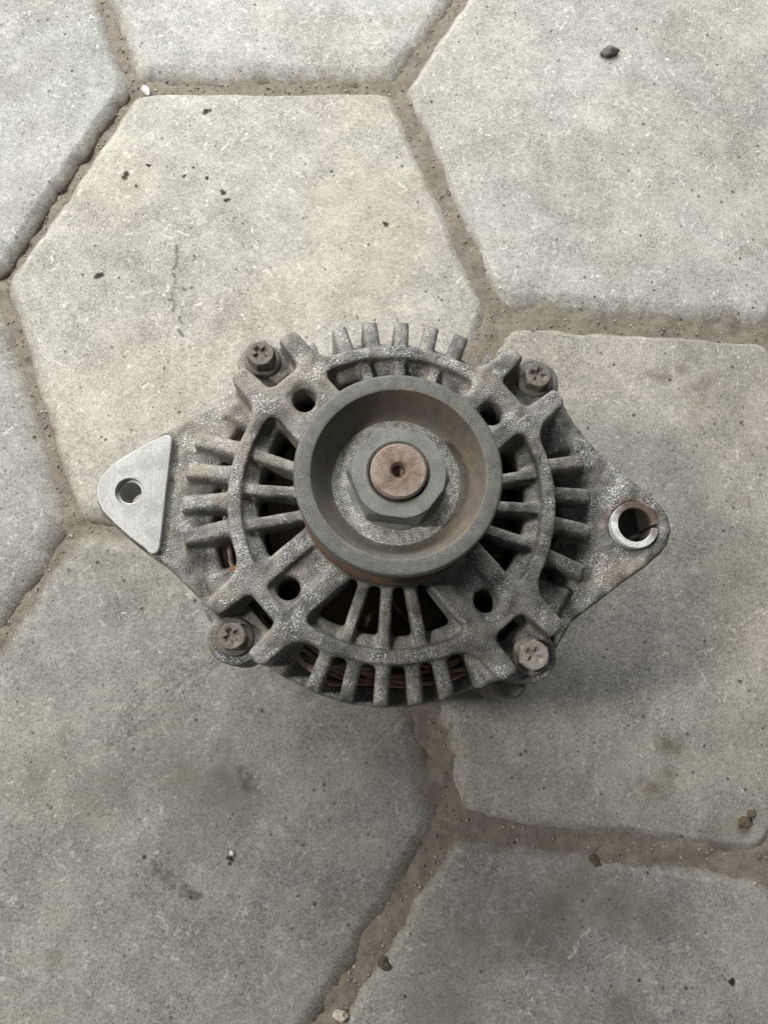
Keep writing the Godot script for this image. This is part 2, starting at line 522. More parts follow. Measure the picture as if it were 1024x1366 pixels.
func build_pavement() -> void:
	var wear := noise(FastNoiseLite.TYPE_SIMPLEX_SMOOTH, 0.05, 3, 31)
	var pav := Node3D.new()
	pav.name = "pavement"
	pav.set_meta("kind", "structure")
	pav.set_meta("label", "worn grey hexagonal concrete pavers with sandy joints")
	add_child(pav)
	var known := [
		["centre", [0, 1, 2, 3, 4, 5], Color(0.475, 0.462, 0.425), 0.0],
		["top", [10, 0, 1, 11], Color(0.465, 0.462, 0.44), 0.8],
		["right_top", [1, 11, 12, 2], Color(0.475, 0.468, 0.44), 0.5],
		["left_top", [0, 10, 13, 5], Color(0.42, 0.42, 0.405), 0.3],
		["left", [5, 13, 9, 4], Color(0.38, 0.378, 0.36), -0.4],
		["lower_left", [4, 3, 6, 8, 9], Color(0.312, 0.304, 0.282), 0.0],  # shade over the near side is put into these last three base colours
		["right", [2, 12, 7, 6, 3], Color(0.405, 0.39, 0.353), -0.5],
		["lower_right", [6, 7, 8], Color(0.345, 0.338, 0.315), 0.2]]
	var centres := [Vector2(-60, -122), Vector2(-49, -352), Vector2(130, -235), Vector2(-250, -245), Vector2(-262, -13), Vector2(-83, 110), Vector2(126, 4), Vector2(100, 232)]
	var cells := []
	for k in known.size():
		cells.append([centres[k], known[k]])
	for qx in range(-3, 4):                       # the pavement goes on round what the photograph shows
		for qz in range(-3, 4):
			var c := Vector2(-60 + qx * 191.0, -122 + qz * 228.0 + (114.0 if qx % 2 else 0.0))
			if qx % 2 == 0 or true:
				var near := false
				for cc in centres:
					if cc.distance_to(c) < 110.0:
						near = true
				if not near:
					var g := rng.randf_range(0.44, 0.53)
					cells.append([c, ["paver", [], Color(g, g * 0.97, g * 0.89), rng.randf_range(-0.6, 0.6)]])
	for e in cells:
		var ids := []
		for k in 6:
			var a := k * PI / 3
			var p: Vector2 = e[0] + Vector2(cos(a), sin(a)) * 131.0
			var id := corner_at(p)
			if not ids.has(id):
				ids.append(id)
		for id in e[1][1]:
			if not ids.has(id):
				ids.append(id)
		var mid := Vector2.ZERO
		for id in ids:
			mid += corners[id] / ids.size()
		ids.sort_custom(func(x, y): return (corners[x] - mid).angle() < (corners[y] - mid).angle())
		if ids.size() < 4:
			continue
		var named: bool = e[1][1].size() > 0
		var base: Color = e[1][2]
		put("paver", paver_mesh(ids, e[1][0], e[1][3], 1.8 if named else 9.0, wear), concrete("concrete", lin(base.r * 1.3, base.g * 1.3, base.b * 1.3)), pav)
	# sand in the joints: one rough sheet under the pavers
	var sand := metal("joint_sand", lin(0.315, 0.285, 0.242), 0.95, 0.0, 60.0, 0.05)
	sand.metallic_specular = 0.25
	var rough := noise(FastNoiseLite.TYPE_SIMPLEX_SMOOTH, 0.06, 4, 41)
	var st := 2.5
	var nx := 196
	var nz := 232
	var x0 := -245.0
	var z0 := -345.0
	var pos := PackedVector3Array()
	var idx := PackedInt32Array()
	for j in nz:
		for i in nx:
			var x := x0 + i * st
			var z := z0 + j * st
			var y := sand_level(Vector2(x, z)) + rough.get_noise_2d(x, z) * 2.0 + rough.get_noise_2d(x * 6, z * 6) * 0.9
			pos.append(Vector3(x, y, z) * MM)
	for j in nz - 1:
		for i in nx - 1:
			var a := j * nx + i
			idx.append_array([a, a + 1, a + nx + 1, a, a + nx + 1, a + nx])
	var nrm := PackedVector3Array()
	nrm.resize(pos.size())
	for j in nz:
		for i in nx:
			var l := pos[j * nx + maxi(i - 1, 0)]
			var r := pos[j * nx + mini(i + 1, nx - 1)]
			var u := pos[maxi(j - 1, 0) * nx + i]
			var d := pos[mini(j + 1, nz - 1) * nx + i]
			nrm[j * nx + i] = (d - u).cross(r - l).normalized()
	var arr := []
	arr.resize(Mesh.ARRAY_MAX)
	arr[Mesh.ARRAY_VERTEX] = pos
	arr[Mesh.ARRAY_NORMAL] = nrm
	arr[Mesh.ARRAY_INDEX] = idx
	var sm := ArrayMesh.new()
	sm.add_surface_from_arrays(Mesh.PRIMITIVE_TRIANGLES, arr)
	var js := put("joint_sand", sm, sand, pav)
	js.set_meta("kind", "stuff")
	js.set_meta("label", "brown sand packed in the joints between pavers")
	var bed := PlaneMesh.new()
	bed.size = Vector2(6, 6)
	var g := put("ground", bed, sand, self)
	g.position.y = -0.0095
	g.set_meta("kind", "structure")
	g.set_meta("label", "sandy ground bed beneath the pavers")
	# loose grains lying in the joints
	var grain := pebble_mesh(0.5, 3, 6, 4)
	var mm := MultiMesh.new()
	mm.transform_format = MultiMesh.TRANSFORM_3D
	mm.use_colors = true
	mm.mesh = grain
	var spots := []
	for key in joint_gap:
		var ab: PackedStringArray = key.split(",")
		var a: Vector2 = corners[int(ab[0])]
		var b: Vector2 = corners[int(ab[1])]
		var hw: float = joint_gap[key]
		for k in int(a.distance_to(b) * 3.4):
			var d := (b - a).normalized()
			var p := a.lerp(b, rng.randf()) + Vector2(d.y, -d.x) * rng.randfn() * hw * 0.75
			spots.append(p)
	mm.instance_count = spots.size()
	for k in spots.size():
		var p: Vector2 = spots[k]
		var s := 0.3 + 1.3 * pow(rng.randf(), 7.0)
		var y := sand_level(p) + rough.get_noise_2d(p.x, p.y) * 2.0 + rough.get_noise_2d(p.x * 6, p.y * 6) * 0.9
		mm.set_instance_transform(k, Transform3D(Basis.from_euler(Vector3(rng.randf() * 6, rng.randf() * 6, rng.randf() * 6)).scaled(Vector3.ONE * s), Vector3(p.x, y + 0.1, p.y) * MM))
		var v := rng.randf_range(0.3, 1.0)
		mm.set_instance_color(k, Color(0.38 * v, 0.345 * v, 0.29 * v))
	var gm := MultiMeshInstance3D.new()
	gm.name = "sand_grains"
	gm.multimesh = mm
	var gmat := StandardMaterial3D.new()
	gmat.vertex_color_use_as_albedo = true
	gmat.roughness = 0.9
	gm.material_override = gmat
	gm.set_meta("kind", "stuff")
	pav.add_child(gm, true)

func pebble_mesh(r: float, sd: int, nu := 20, nv := 12) -> ArrayMesh:
	var n := noise(FastNoiseLite.TYPE_CELLULAR, 0.5, 2, sd)
	var m := noise(FastNoiseLite.TYPE_SIMPLEX_SMOOTH, 0.8, 3, sd + 1)
	var t := PackedVector3Array()
	var at := func(i: int, j: int) -> Vector3:
		var a := TAU * (i % nu) / nu
		var b := PI * j / nv - PI / 2
		var d := Vector3(cos(a) * cos(b), sin(b), -sin(a) * cos(b))
		return d * r * (1.0 + 0.35 * m.get_noise_3dv(d * 1.2) + 0.22 * n.get_noise_3dv(d * 1.5))
	for j in nv:
		for i in nu:
			quad(t, at.call(i, j), at.call(i + 1, j), at.call(i + 1, j + 1), at.call(i, j + 1))
	return commit(t, 30.0)

func build_pebbles() -> void:
	# x, z, size, squash, colour, label, rests how high
	var list := [
		[120, -267, 3.9, Vector3(1.35, 0.7, 0.8), Color(0.13, 0.125, 0.115), "dark grey pebble alone on the upper right paver", 2.1, "pebble"],
		[151, 112, 2.6, Vector3(1.2, 0.6, 1.0), Color(0.12, 0.095, 0.065), "brown crumb of dirt near the right paver's lower edge", 0.9, "crumb"],
		[154.5, 108.5, 1.8, Vector3(1.0, 0.6, 1.0), Color(0.12, 0.095, 0.065), "smaller brown crumb just above the larger brown crumb", 0.6, "crumb"],
		[2, 163, 3.0, Vector3(0.8, 0.6, 1.1), Color(0.09, 0.08, 0.06), "flat dark pebble in the joint below the alternator", -0.6, "pebble"],
		[-15, 181, 2.7, Vector3(1.2, 0.8, 0.8), Color(0.5, 0.45, 0.38), "pale pebble in the joint near the photo's bottom edge", -0.4, "pebble"],
		[-118, -236, 2.9, Vector3(1.2, 0.4, 0.7), Color(0.62, 0.62, 0.62), "small whitish stone chip where three joints meet", -0.6, "stone chip"],
		[88, 127, 2.6, Vector3(1.4, 0.6, 0.9), Color(0.10, 0.085, 0.06), "dark pebble in the joint below the right paver", -1.2, "pebble"],
		[-59, 122, 1.3, Vector3(1.0, 0.7, 0.8), Color(0.6, 0.58, 0.54), "tiny white stone in a pit of the lower left paver", 0.4, "pebble"],
		[58, -131, 1.6, Vector3(1.0, 0.8, 0.8), Color(0.55, 0.53, 0.48), "small pale stone in the joint right of the centre paver", -0.9, "pebble"]]
	for k in list.size():
		var e: Array = list[k]
		var c: Color = e[4]
		var m := metal("stone", lin(c.r * 1.5, c.g * 1.5, c.b * 1.5), 0.8, 0.0, 30.0, 0.02)
		var o := put("pebble" if e[7] == "pebble" else e[7].replace(" ", "_"), pebble_mesh(e[2], 60 + k), m, self)
		o.scale = e[3]
		o.rotation.y = rng.randf() * TAU if k else 0.15
		o.position = Vector3(e[0], e[6], e[1]) * MM
		tag(o, e[5], e[7])

# ------------------------------------------------------------------ the cast front housing, as one distance field
const CELL := 0.6
const U0 := -99.0
const V0 := -68.0
const Y0 := 65.0
const NU := 327
const NV := 226
const NY := 68
var slices := []
var cell_verts := []
var cell_index := []
var cast_noise: FastNoiseLite
var ear_left := PackedVector2Array([Vector2(-50, 41), Vector2(-60.2, 32.6), Vector2(-68.3, 26.7), Vector2(-76.9, 20.2), Vector2(-81.8, 15.6), Vector2(-88.6, 10.4), Vector2(-92.8, 6.0), Vector2(-95.4, 1.6), Vector2(-95.4, -3.8), Vector2(-92.8, -9.0), Vector2(-87.5, -13.0), Vector2(-82.2, -17.0), Vector2(-75.7, -21.4), Vector2(-70.5, -24.2), Vector2(-63.8, -29.6), Vector2(-58.5, -34.0), Vector2(-55.5, -40.0), Vector2(-50, -44)])
var ear_right := PackedVector2Array([Vector2(54, 44), Vector2(56.5, 42.0), Vector2(61.0, 34.3), Vector2(68.7, 24.6), Vector2(74.0, 20.1), Vector2(85.1, 10.6), Vector2(89.4, 7.2), Vector2(92.2, 3.0), Vector2(93.0, -1.5), Vector2(91.8, -6.2), Vector2(89.0, -9.8), Vector2(83.6, -14.8), Vector2(76.4, -20.3), Vector2(60.8, -33.3), Vector2(57.4, -39.1), Vector2(54.5, -44.0)])
var fin_list := []            # [angle in degrees, outer radius, top at the ring, top at the tip]
const QUARTER := PI / 2

func poly_dist(p: Vector2, poly: PackedVector2Array) -> float:
	var d := 1e9
	var inside := false
	var n := poly.size()
	var j := n - 1
	for i in n:
		var a := poly[i]
		var b := poly[j]
		var e := b - a
		var w := p - a
		var q := w - e * clampf(w.dot(e) / e.dot(e), 0.0, 1.0)
		d = minf(d, q.length_squared())
		if (a.y > p.y) != (b.y > p.y) and p.x < e.x * (p.y - a.y) / e.y + a.x:
			inside = not inside
		j = i
	return -sqrt(d) if inside else sqrt(d)

func smin(a: float, b: float, k: float) -> float:
	var h := maxf(k - absf(a - b), 0.0) / k
	return minf(a, b) - h * h * k * 0.25

func smax(a: float, b: float, k: float) -> float:
	var h := maxf(k - absf(a - b), 0.0) / k
	return maxf(a, b) + h * h * k * 0.25

# every layer that matters above the point (u, v): flat list of distance, bottom, top, rounding; then the cuts
func column(u: float, v: float, out: PackedFloat32Array) -> float:
	out.clear()
	var r := sqrt(u * u + v * v)
	var a := atan2(v, u)
	var q := roundi(a / QUARTER)
	var aq := a - q * QUARTER
	var ad := a - (floorf(a / QUARTER) + 0.5) * QUARTER
	var dx := r * cos(ad)
	var dt := r * sin(ad)
	var at := absf(dt)
	var top_noise := cast_noise.get_noise_2d(u, v) * 0.45
	# the plate: ring, arms with forked ends, hub
	var win := smax(smax(r - 46.8, 10.6 - at, 3.5), 25.0 - r, 3.0)
	var arm := Vector2(maxf(dx - 61.0, 0.0), maxf(at - 10.4, 0.0)).length() - 3.0
	var base := smin(r - 51.2, arm, 6.0)
	var pocket := smax(52.7 - dx, at - (5.9 + maxf(dx - 52.7, 0.0) * 0.1), 2.0)
	var top := smax(smax(base, -win, 1.5), -pocket, 1.2)
	if top < 4.0:
		var groove := smax(smax(at - 4.4, dx - 47.6, 2.5), 20.0 - r, 2.0)
		out.append_array([smax(top, -groove, 1.5), 90.0, 102.0 + top_noise, 1.1])
		if groove < 3.0:
			out.append_array([maxf(top, groove - 0.5), 90.0, (99.8 if u < 0.0 and v < 0.0 else 101.0) + top_noise, 0.6])
	# lower lip that shows inside the windows
	var win2 := smax(smax(r - 42.3, 10.2 - at, 3.5), 25.0 - r, 3.0)
	var lip := smax(r - 50.5, -win2, 1.0)
	if lip < 4.0:
		out.append_array([lip, 82.0, 96.8 + 0.35 * clampf(r - 42.0, 0.0, 5.0) + top_noise, 1.2])
	# three spokes across each window
	if r < 50.0:
		var sp := 1e9
		for k in [-14.5, 0.0, 14.5]:
			var b: float = aq - deg_to_rad(k)
			sp = minf(sp, maxf(absf(r * sin(b)) - 1.85, maxf(r * cos(b) - 48.0, 24.0 - r)))
		if sp < 4.0:
			out.append_array([sp, 88.0, 99.8 + top_noise, 0.9])
	if r < 33.0:
		out.append_array([r - 28.0, 98.0, 105.0, 1.0])
	# lower rim of the cage and its solid corners
	var rim := absf(r - 60.7) - 3.3
	if rim < 5.0:
		out.append_array([rim, 66.5, 77.0 + top_noise, 1.5])
	if r > 45.0 and r < 70.0:
		var solid := smax(smax(absf(r - 57.0) - 7.0, (deg_to_rad(27.8 if q % 2 else (21.5 if u > 0.0 else 25.0)) - absf(aq)) * r, 1.5), -maxf(pocket, 10.0 - dx), 1.0)
		if solid < 4.0:
			out.append_array([solid, 66.5, (97.0 if u > 0.0 and v < -40.0 else 91.0) + top_noise, 2.0])
	# bosses under the through bolts
	var boss := Vector2(maxf(absf(dx - 57.0) - 7.0, 0.0), dt).length() - 8.7
	if boss < 4.0:
		out.append_array([boss, 66.5, 94.0, 1.0])
	# the two ears
	if absf(u) > 48.0:
		var p := Vector2(u, v)
		var ear := poly_dist(p, ear_left if u < 0 else ear_right)
		ear = smax(ear, (57.4 if u < 0.0 else 55.2) - r, 1.0)
		if ear < 5.0:
			var slope := clampf((r - 60.0) / 25.0, 0.0, 1.0)
			out.append_array([ear, 76.0 if u < 0 else 73.0, (88.5 if u < 0 else 87.0 + 3.0 * slope) + top_noise * 1.6, 1.5])
	# cooling fins
	if r > 46.0 and r < 72.0:
		for f in fin_list:
			var b: float = a - f[0]
			b = wrapf(b, -PI, PI)
			if absf(b) < 0.12:
				var t := r * sin(b)
				var d := maxf(absf(t) - f[4], maxf(r - f[1], 48.0 - r))
				if d < 4.0:
					var s: float = clampf((r - 50.0) / (f[1] - 50.0), 0.0, 1.0)
					out.append_array([d, 70.0 if f[1] < 64.0 else 78.0, lerpf(f[2], f[3], s) + top_noise, 1.7])
	# what is cut right through
	var cut := Vector2(dx - 42.6, dt).length() - 3.7
	if u < 0.0 or v < 0.0:
		cut = minf(cut, maxf(absf(dx - 53.7) - 1.3, at - (5.2 if (u < 0.0 and v < 0.0) else 3.8)))
	cut = minf(cut, Vector2(u + 84.2, v + 1.3).length() - 4.4)
	cut = minf(cut, Vector2(u - 80.2, v + 1.0).length() - 8.0)
	return cut

func field(y: float, l: PackedFloat32Array, cut: float, u: float, v: float) -> float:
	var f := 1e9
	var i := 0
	var n := l.size()
	while i < n:
		var rr := l[i + 3]
		var ax := l[i] + rr
		var hy := (l[i + 2] - l[i + 1]) * 0.5
		var ay := absf(y - (l[i + 1] + l[i + 2]) * 0.5) - hy + rr
		var d := minf(maxf(ax, ay), 0.0) - rr
		if ax > 0.0 or ay > 0.0:
			ax = maxf(ax, 0.0)
			ay = maxf(ay, 0.0)
			d += sqrt(ax * ax + ay * ay)
		if f > 1e8:
			f = d
		else:
			var h := maxf(1.6 - absf(f - d), 0.0) / 1.6
			f = minf(f, d) - h * h * 0.4
		i += 4
	var h2 := maxf(1.0 - absf(f + cut), 0.0)
	return maxf(f, -cut) + h2 * h2 * 0.25

func fill_slice(j: int) -> void:
	var s := PackedFloat32Array()
	s.resize(NU * NY)
	s.fill(5.0)
	var l := PackedFloat32Array()
	var v := V0 + j * CELL
	for i in NU:
		var u := U0 + i * CELL
		var cut := column(u, v, l)
		if l.is_empty():
			continue
		var k := 0
		var o := i * NY
		while k < NY:
			var f := field(Y0 + k * CELL, l, cut, u, v)
			s[o + k] = f
			var skip := int(absf(f) / CELL - 1.6)
			k += 1
			while skip > 0 and k < NY:
				s[o + k] = f
				k += 1
				skip -= 1
	slices[j] = s

func cell_slice(j: int) -> void:
	var s0: PackedFloat32Array = slices[j]
	var s1: PackedFloat32Array = slices[j + 1]
	var verts := PackedVector3Array()
	var index := PackedInt32Array()
	index.resize(NU * NY)
	index.fill(-1)
	for i in NU - 1:
		var o := i * NY
		for k in NY - 1:
			var c0 := s0[o + k]
			var c1 := s0[o + k + 1]
			var c2 := s0[o + NY + k]
			var c3 := s0[o + NY + k + 1]
			var c4 := s1[o + k]
			var c5 := s1[o + k + 1]
			var c6 := s1[o + NY + k]
			var c7 := s1[o + NY + k + 1]
			var n := int(c0 < 0) + int(c1 < 0) + int(c2 < 0) + int(c3 < 0) + int(c4 < 0) + int(c5 < 0) + int(c6 < 0) + int(c7 < 0)
			if n == 0 or n == 8:
				continue
			var p := Vector3.ZERO
			var w := 0
			# edges along y
			if (c0 < 0) != (c1 < 0): p += Vector3(0, c0 / (c0 - c1), 0); w += 1
			if (c2 < 0) != (c3 < 0): p += Vector3(1, c2 / (c2 - c3), 0); w += 1
			if (c4 < 0) != (c5 < 0): p += Vector3(0, c4 / (c4 - c5), 1); w += 1
			if (c6 < 0) != (c7 < 0): p += Vector3(1, c6 / (c6 - c7), 1); w += 1
			# along u
			if (c0 < 0) != (c2 < 0): p += Vector3(c0 / (c0 - c2), 0, 0); w += 1
			if (c1 < 0) != (c3 < 0): p += Vector3(c1 / (c1 - c3), 1, 0); w += 1
			if (c4 < 0) != (c6 < 0): p += Vector3(c4 / (c4 - c6), 0, 1); w += 1
			if (c5 < 0) != (c7 < 0): p += Vector3(c5 / (c5 - c7), 1, 1); w += 1
			# along v
			if (c0 < 0) != (c4 < 0): p += Vector3(0, 0, c0 / (c0 - c4)); w += 1
			if (c1 < 0) != (c5 < 0): p += Vector3(0, 1, c1 / (c1 - c5)); w += 1
			if (c2 < 0) != (c6 < 0): p += Vector3(1, 0, c2 / (c2 - c6)); w += 1
			if (c3 < 0) != (c7 < 0): p += Vector3(1, 1, c3 / (c3 - c7)); w += 1
			index[o + k] = verts.size()
			p /= w
			verts.append(Vector3(U0 + (i + p.x) * CELL, Y0 + (k + p.y) * CELL, V0 + (j + p.z) * CELL))
	cell_verts[j] = verts
	cell_index[j] = index

func owner_of(p: Vector3) -> int:
	# 0 the casting itself, 1..n fins, 100.. spokes; p.z is v
	var r := sqrt(p.x * p.x + p.z * p.z)
	var a := atan2(p.z, p.x)
	if r > 51.6 and r < 68.0 and p.y > (78.5 if absf(p.x) < absf(p.z) else 89.0):
		for k in fin_list.size():
			var b := wrapf(a - fin_list[k][0], -PI, PI)
			if absf(b) < 0.1 and absf(r * sin(b)) < 3.2 and r < fin_list[k][1] + 0.8:
				return 1 + k
	if r > 28.5 and r < 46.5 and p.y > (88.5 if r < 42.0 else 98.2):
		for k in 12:
			var b := wrapf(a - (k / 3) * QUARTER - deg_to_rad((k % 3 - 1) * 14.5), -PI, PI)
			if absf(b) < 0.2 and absf(r * sin(b)) < 2.6:
				return 100 + k
	return 0

func cast_colour(p: Vector3, n1: FastNoiseLite) -> Color:
	var r := sqrt(p.x * p.x + p.z * p.z)
	var a := rad_to_deg(atan2(p.z, p.x))
	var w2 := n1.get_noise_2d(p.x * 1.3 + 300, p.z * 1.3)
	var grey := Color(0.262, 0.256, 0.244)
	var tan := Color(0.31, 0.285, 0.245)
	var w := n1.get_noise_2d(p.x * 0.55, p.z * 0.55)
	var c := grey.lerp(tan, clampf(w * 1.1 + 0.12, 0.0, 0.7))
	c *= clampf(0.92 + 0.75 * w2, 0.5, 1.35)
	# dry dust on the upper left shoulder
	var dust := smoothstep(40.0, 12.0, Vector2(p.x + 55, p.z - 28).length())
	c = c.lerp(Color(0.37, 0.345, 0.30), dust * 0.8)
	# oil on the ring at the upper left
	var oil := smoothstep(12.0, 4.0, Vector2(p.x + 40, p.z - 22 - w * 8).length() + absf(r - 46.5) * 0.5) + smoothstep(9.0, 3.0, Vector2(p.x - 2, p.z - 47 + w * 6).length())
	c = c.lerp(Color(0.075, 0.075, 0.08), clampf(oil, 0.0, 1.0) * 0.75)
	var chalk := smoothstep(16.0, 5.0, Vector2(p.x + 33, p.z - 56).length()) * smoothstep(99.0, 94.0, p.y)
	c = c.lerp(Color(0.62, 0.61, 0.58), chalk * 0.8)
	var collar := Vector2(p.x - 80.2, p.z + 1.0)
	var ring := smoothstep(9.9, 8.9, collar.length() + w * 1.2) * smoothstep(-0.35, 0.25, sin(collar.angle() - 0.25) + w * 0.5)
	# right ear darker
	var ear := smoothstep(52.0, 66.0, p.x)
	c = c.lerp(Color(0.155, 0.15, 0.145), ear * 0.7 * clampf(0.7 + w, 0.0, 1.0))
	var sandy := smoothstep(9.0, 2.0, Vector2((p.x - 76) * 0.7, p.z + 15).length() + w * 5)
	c = c.lerp(Color(0.42, 0.34, 0.25), sandy * 0.35)
	c = c.lerp(Color(0.15, 0.108, 0.083), ring * 0.85)
	# a rust spot on the left shoulder
	var rust := smoothstep(3.4, 1.2, Vector2((p.x + 48.6) * 1.7, (p.z + 22.5)).length() + w * 1.5)
	c = c.lerp(Color(0.42, 0.17, 0.06), rust)
	return c

func build_housing(root: Node3D) -> void:
	cast_noise = noise(FastNoiseLite.TYPE_SIMPLEX_SMOOTH, 0.12, 3, 5)
	for k in [-109.0, -99.3, -89.6, -79.8, -70.8]:
		fin_list.append([deg_to_rad(k), 63.4, 100.0, 95.0, 2.3])
	for k in [109.8, 100.2, 90.2, 80.8, 71.2]:
		fin_list.append([deg_to_rad(k), 63.2, 100.0, 95.5, 2.55])
	for k in [165.2, 174.6, 184.2, 193.8]:
		fin_list.append([deg_to_rad(k), 66.6, 99.8, 95.0, 2.7])
	for k in [17.0, 6.5, -4.2, -16.2]:
		fin_list.append([deg_to_rad(k), 65.5, 98.5, 93.0, 2.6])
	slices.resize(NV)
	cell_verts.resize(NV)
	cell_index.resize(NV)
	var id := WorkerThreadPool.add_group_task(fill_slice, NV)
	WorkerThreadPool.wait_for_group_task_completion(id)
	id = WorkerThreadPool.add_group_task(cell_slice, NV - 1)
	WorkerThreadPool.wait_for_group_task_completion(id)
	var first := PackedInt32Array()
	var all := PackedVector3Array()
	for j in NV - 1:
		first.append(all.size())
		all.append_array(cell_verts[j])
	var quads := PackedInt32Array()
	for j in range(1, NV - 1):
		var s: PackedFloat32Array = slices[j]
		var s1: PackedFloat32Array = slices[j + 1]
		var ia: PackedInt32Array = cell_index[j - 1]
		var ib: PackedInt32Array = cell_index[j]
		var fa := first[j - 1]
		var fb := first[j]
		for o in range(NY + 1, (NU - 1) * NY):
			if ib[o] < 0:
				continue
			var f := s[o] < 0
			var c := ib[o] + fb
			# edge along y, between the four cells round it in u and v
			if o + 1 < s.size() and (s[o + 1] < 0) != f and ib[o - NY] >= 0 and ia[o] >= 0 and ia[o - NY] >= 0:
				if f: quads.append_array([ia[o - NY] + fa, ia[o] + fa, c, ib[o - NY] + fb])
				else: quads.append_array([ib[o - NY] + fb, c, ia[o] + fa, ia[o - NY] + fa])
			if (s[o + NY] < 0) != f and ib[o - 1] >= 0 and ia[o] >= 0 and ia[o - 1] >= 0:
				if f: quads.append_array([ib[o - 1] + fb, c, ia[o] + fa, ia[o - 1] + fa])
				else: quads.append_array([ia[o - 1] + fa, ia[o] + fa, c, ib[o - 1] + fb])
			if (s1[o] < 0) != f and ib[o - 1] >= 0 and ib[o - NY] >= 0 and ib[o - NY - 1] >= 0:
				if f: quads.append_array([ib[o - NY - 1] + fb, ib[o - NY] + fb, c, ib[o - 1] + fb])
				else: quads.append_array([ib[o - 1] + fb, c, ib[o - NY] + fb, ib[o - NY - 1] + fb])
	var nrm := PackedVector3Array()
	nrm.resize(all.size())
	for k in range(0, quads.size(), 4):
		var a := all[quads[k]]
		var n := (all[quads[k + 3]] - all[quads[k + 1]]).cross(all[quads[k + 2]] - a)      # u, y, v is a left-handed frame
		for m in 4:
			nrm[quads[k + m]] += n
	var n1 := noise(FastNoiseLite.TYPE_SIMPLEX_SMOOTH, 0.07, 3, 77)
	var cols := PackedColorArray()
	cols.resize(all.size())
	# how hollow (+) or proud (-) the surface is: rubbed bare on the edges, powdery dust in the hollows
	var near := PackedVector3Array()
	near.resize(all.size())
	var cnt := PackedInt32Array()
	cnt.resize(all.size())
	for k in range(0, quads.size(), 4):
		var m := (all[quads[k]] + all[quads[k + 1]] + all[quads[k + 2]] + all[quads[k + 3]]) * 0.25
		for c in 4:
			near[quads[k + c]] += m
			cnt[quads[k + c]] += 1
	var hollow := PackedFloat32Array()
	hollow.resize(all.size())
	for k in all.size():
		if cnt[k]:
			hollow[k] = (near[k] / cnt[k] - all[k]).dot(nrm[k].normalized()) / CELL
	for it in 3:
		var sum := PackedFloat32Array()
		sum.resize(all.size())
		for k in range(0, quads.size(), 4):
			var m := (hollow[quads[k]] + hollow[quads[k + 1]] + hollow[quads[k + 2]] + hollow[quads[k + 3]]) * 0.25
			for c in 4:
				sum[quads[k + c]] += m
		for k in all.size():
			hollow[k] = sum[k] / maxi(cnt[k], 1)
	for k in all.size():
		var c := cast_colour(all[k], n1)
		var w := n1.get_noise_3d(all[k].x * 3.0, all[k].y * 3.0, all[k].z * 3.0)
		c = c.lerp(Color(0.385, 0.355, 0.305), clampf(hollow[k] * 9.0 + w * 0.5 - 0.1, 0.0, 0.75))
		c = c.lerp(Color(0.50, 0.49, 0.47), clampf(-hollow[k] * 5.0 + w * 0.8 - 0.3, 0.0, 0.45))
		cols[k] = c
	var parts := {}
	for k in range(0, quads.size(), 4):
		var m := (all[quads[k]] + all[quads[k + 2]]) * 0.5
		var who := owner_of(m)
		if not parts.has(who):
			parts[who] = [PackedInt32Array(), {}, PackedVector3Array(), PackedVector3Array(), PackedColorArray()]
		var e: Array = parts[who]
		var loc := []
		for c in 4:
			var g := quads[k + c]
			if not e[1].has(g):
				e[1][g] = e[2].size()
				var p := all[g]
				var n := nrm[g].normalized()
				e[2].append(Vector3(p.x, p.y, -p.z) * MM)
				e[3].append(Vector3(n.x, n.y, -n.z))
				e[4].append(cols[g])
			loc.append(e[1][g])
		e[0].append_array([loc[0], loc[2], loc[1], loc[0], loc[3], loc[2]])
	var keys := parts.keys()
	keys.sort()
	var housing: MeshInstance3D
	for who in keys:
		var e: Array = parts[who]
		var arr := []
		arr.resize(Mesh.ARRAY_MAX)
		arr[Mesh.ARRAY_VERTEX] = e[2]
		arr[Mesh.ARRAY_NORMAL] = e[3]
		arr[Mesh.ARRAY_COLOR] = e[4]
		arr[Mesh.ARRAY_INDEX] = e[0]
		var m := ArrayMesh.new()
		m.add_surface_from_arrays(Mesh.PRIMITIVE_TRIANGLES, arr)
		if who == 0:
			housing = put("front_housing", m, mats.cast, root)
		else:
			put("spoke" if who >= 100 else "cooling_fin", m, mats.cast, housing)
	slices.clear()
	cell_verts.clear()
	cell_index.clear()

# ------------------------------------------------------------------ the other parts
func tint(t: PackedVector3Array, pick: Callable) -> PackedColorArray:
	var c := PackedColorArray()
	c.resize(t.size())
	for k in t.size():
		c[k] = pick.call(t[k])
	return c

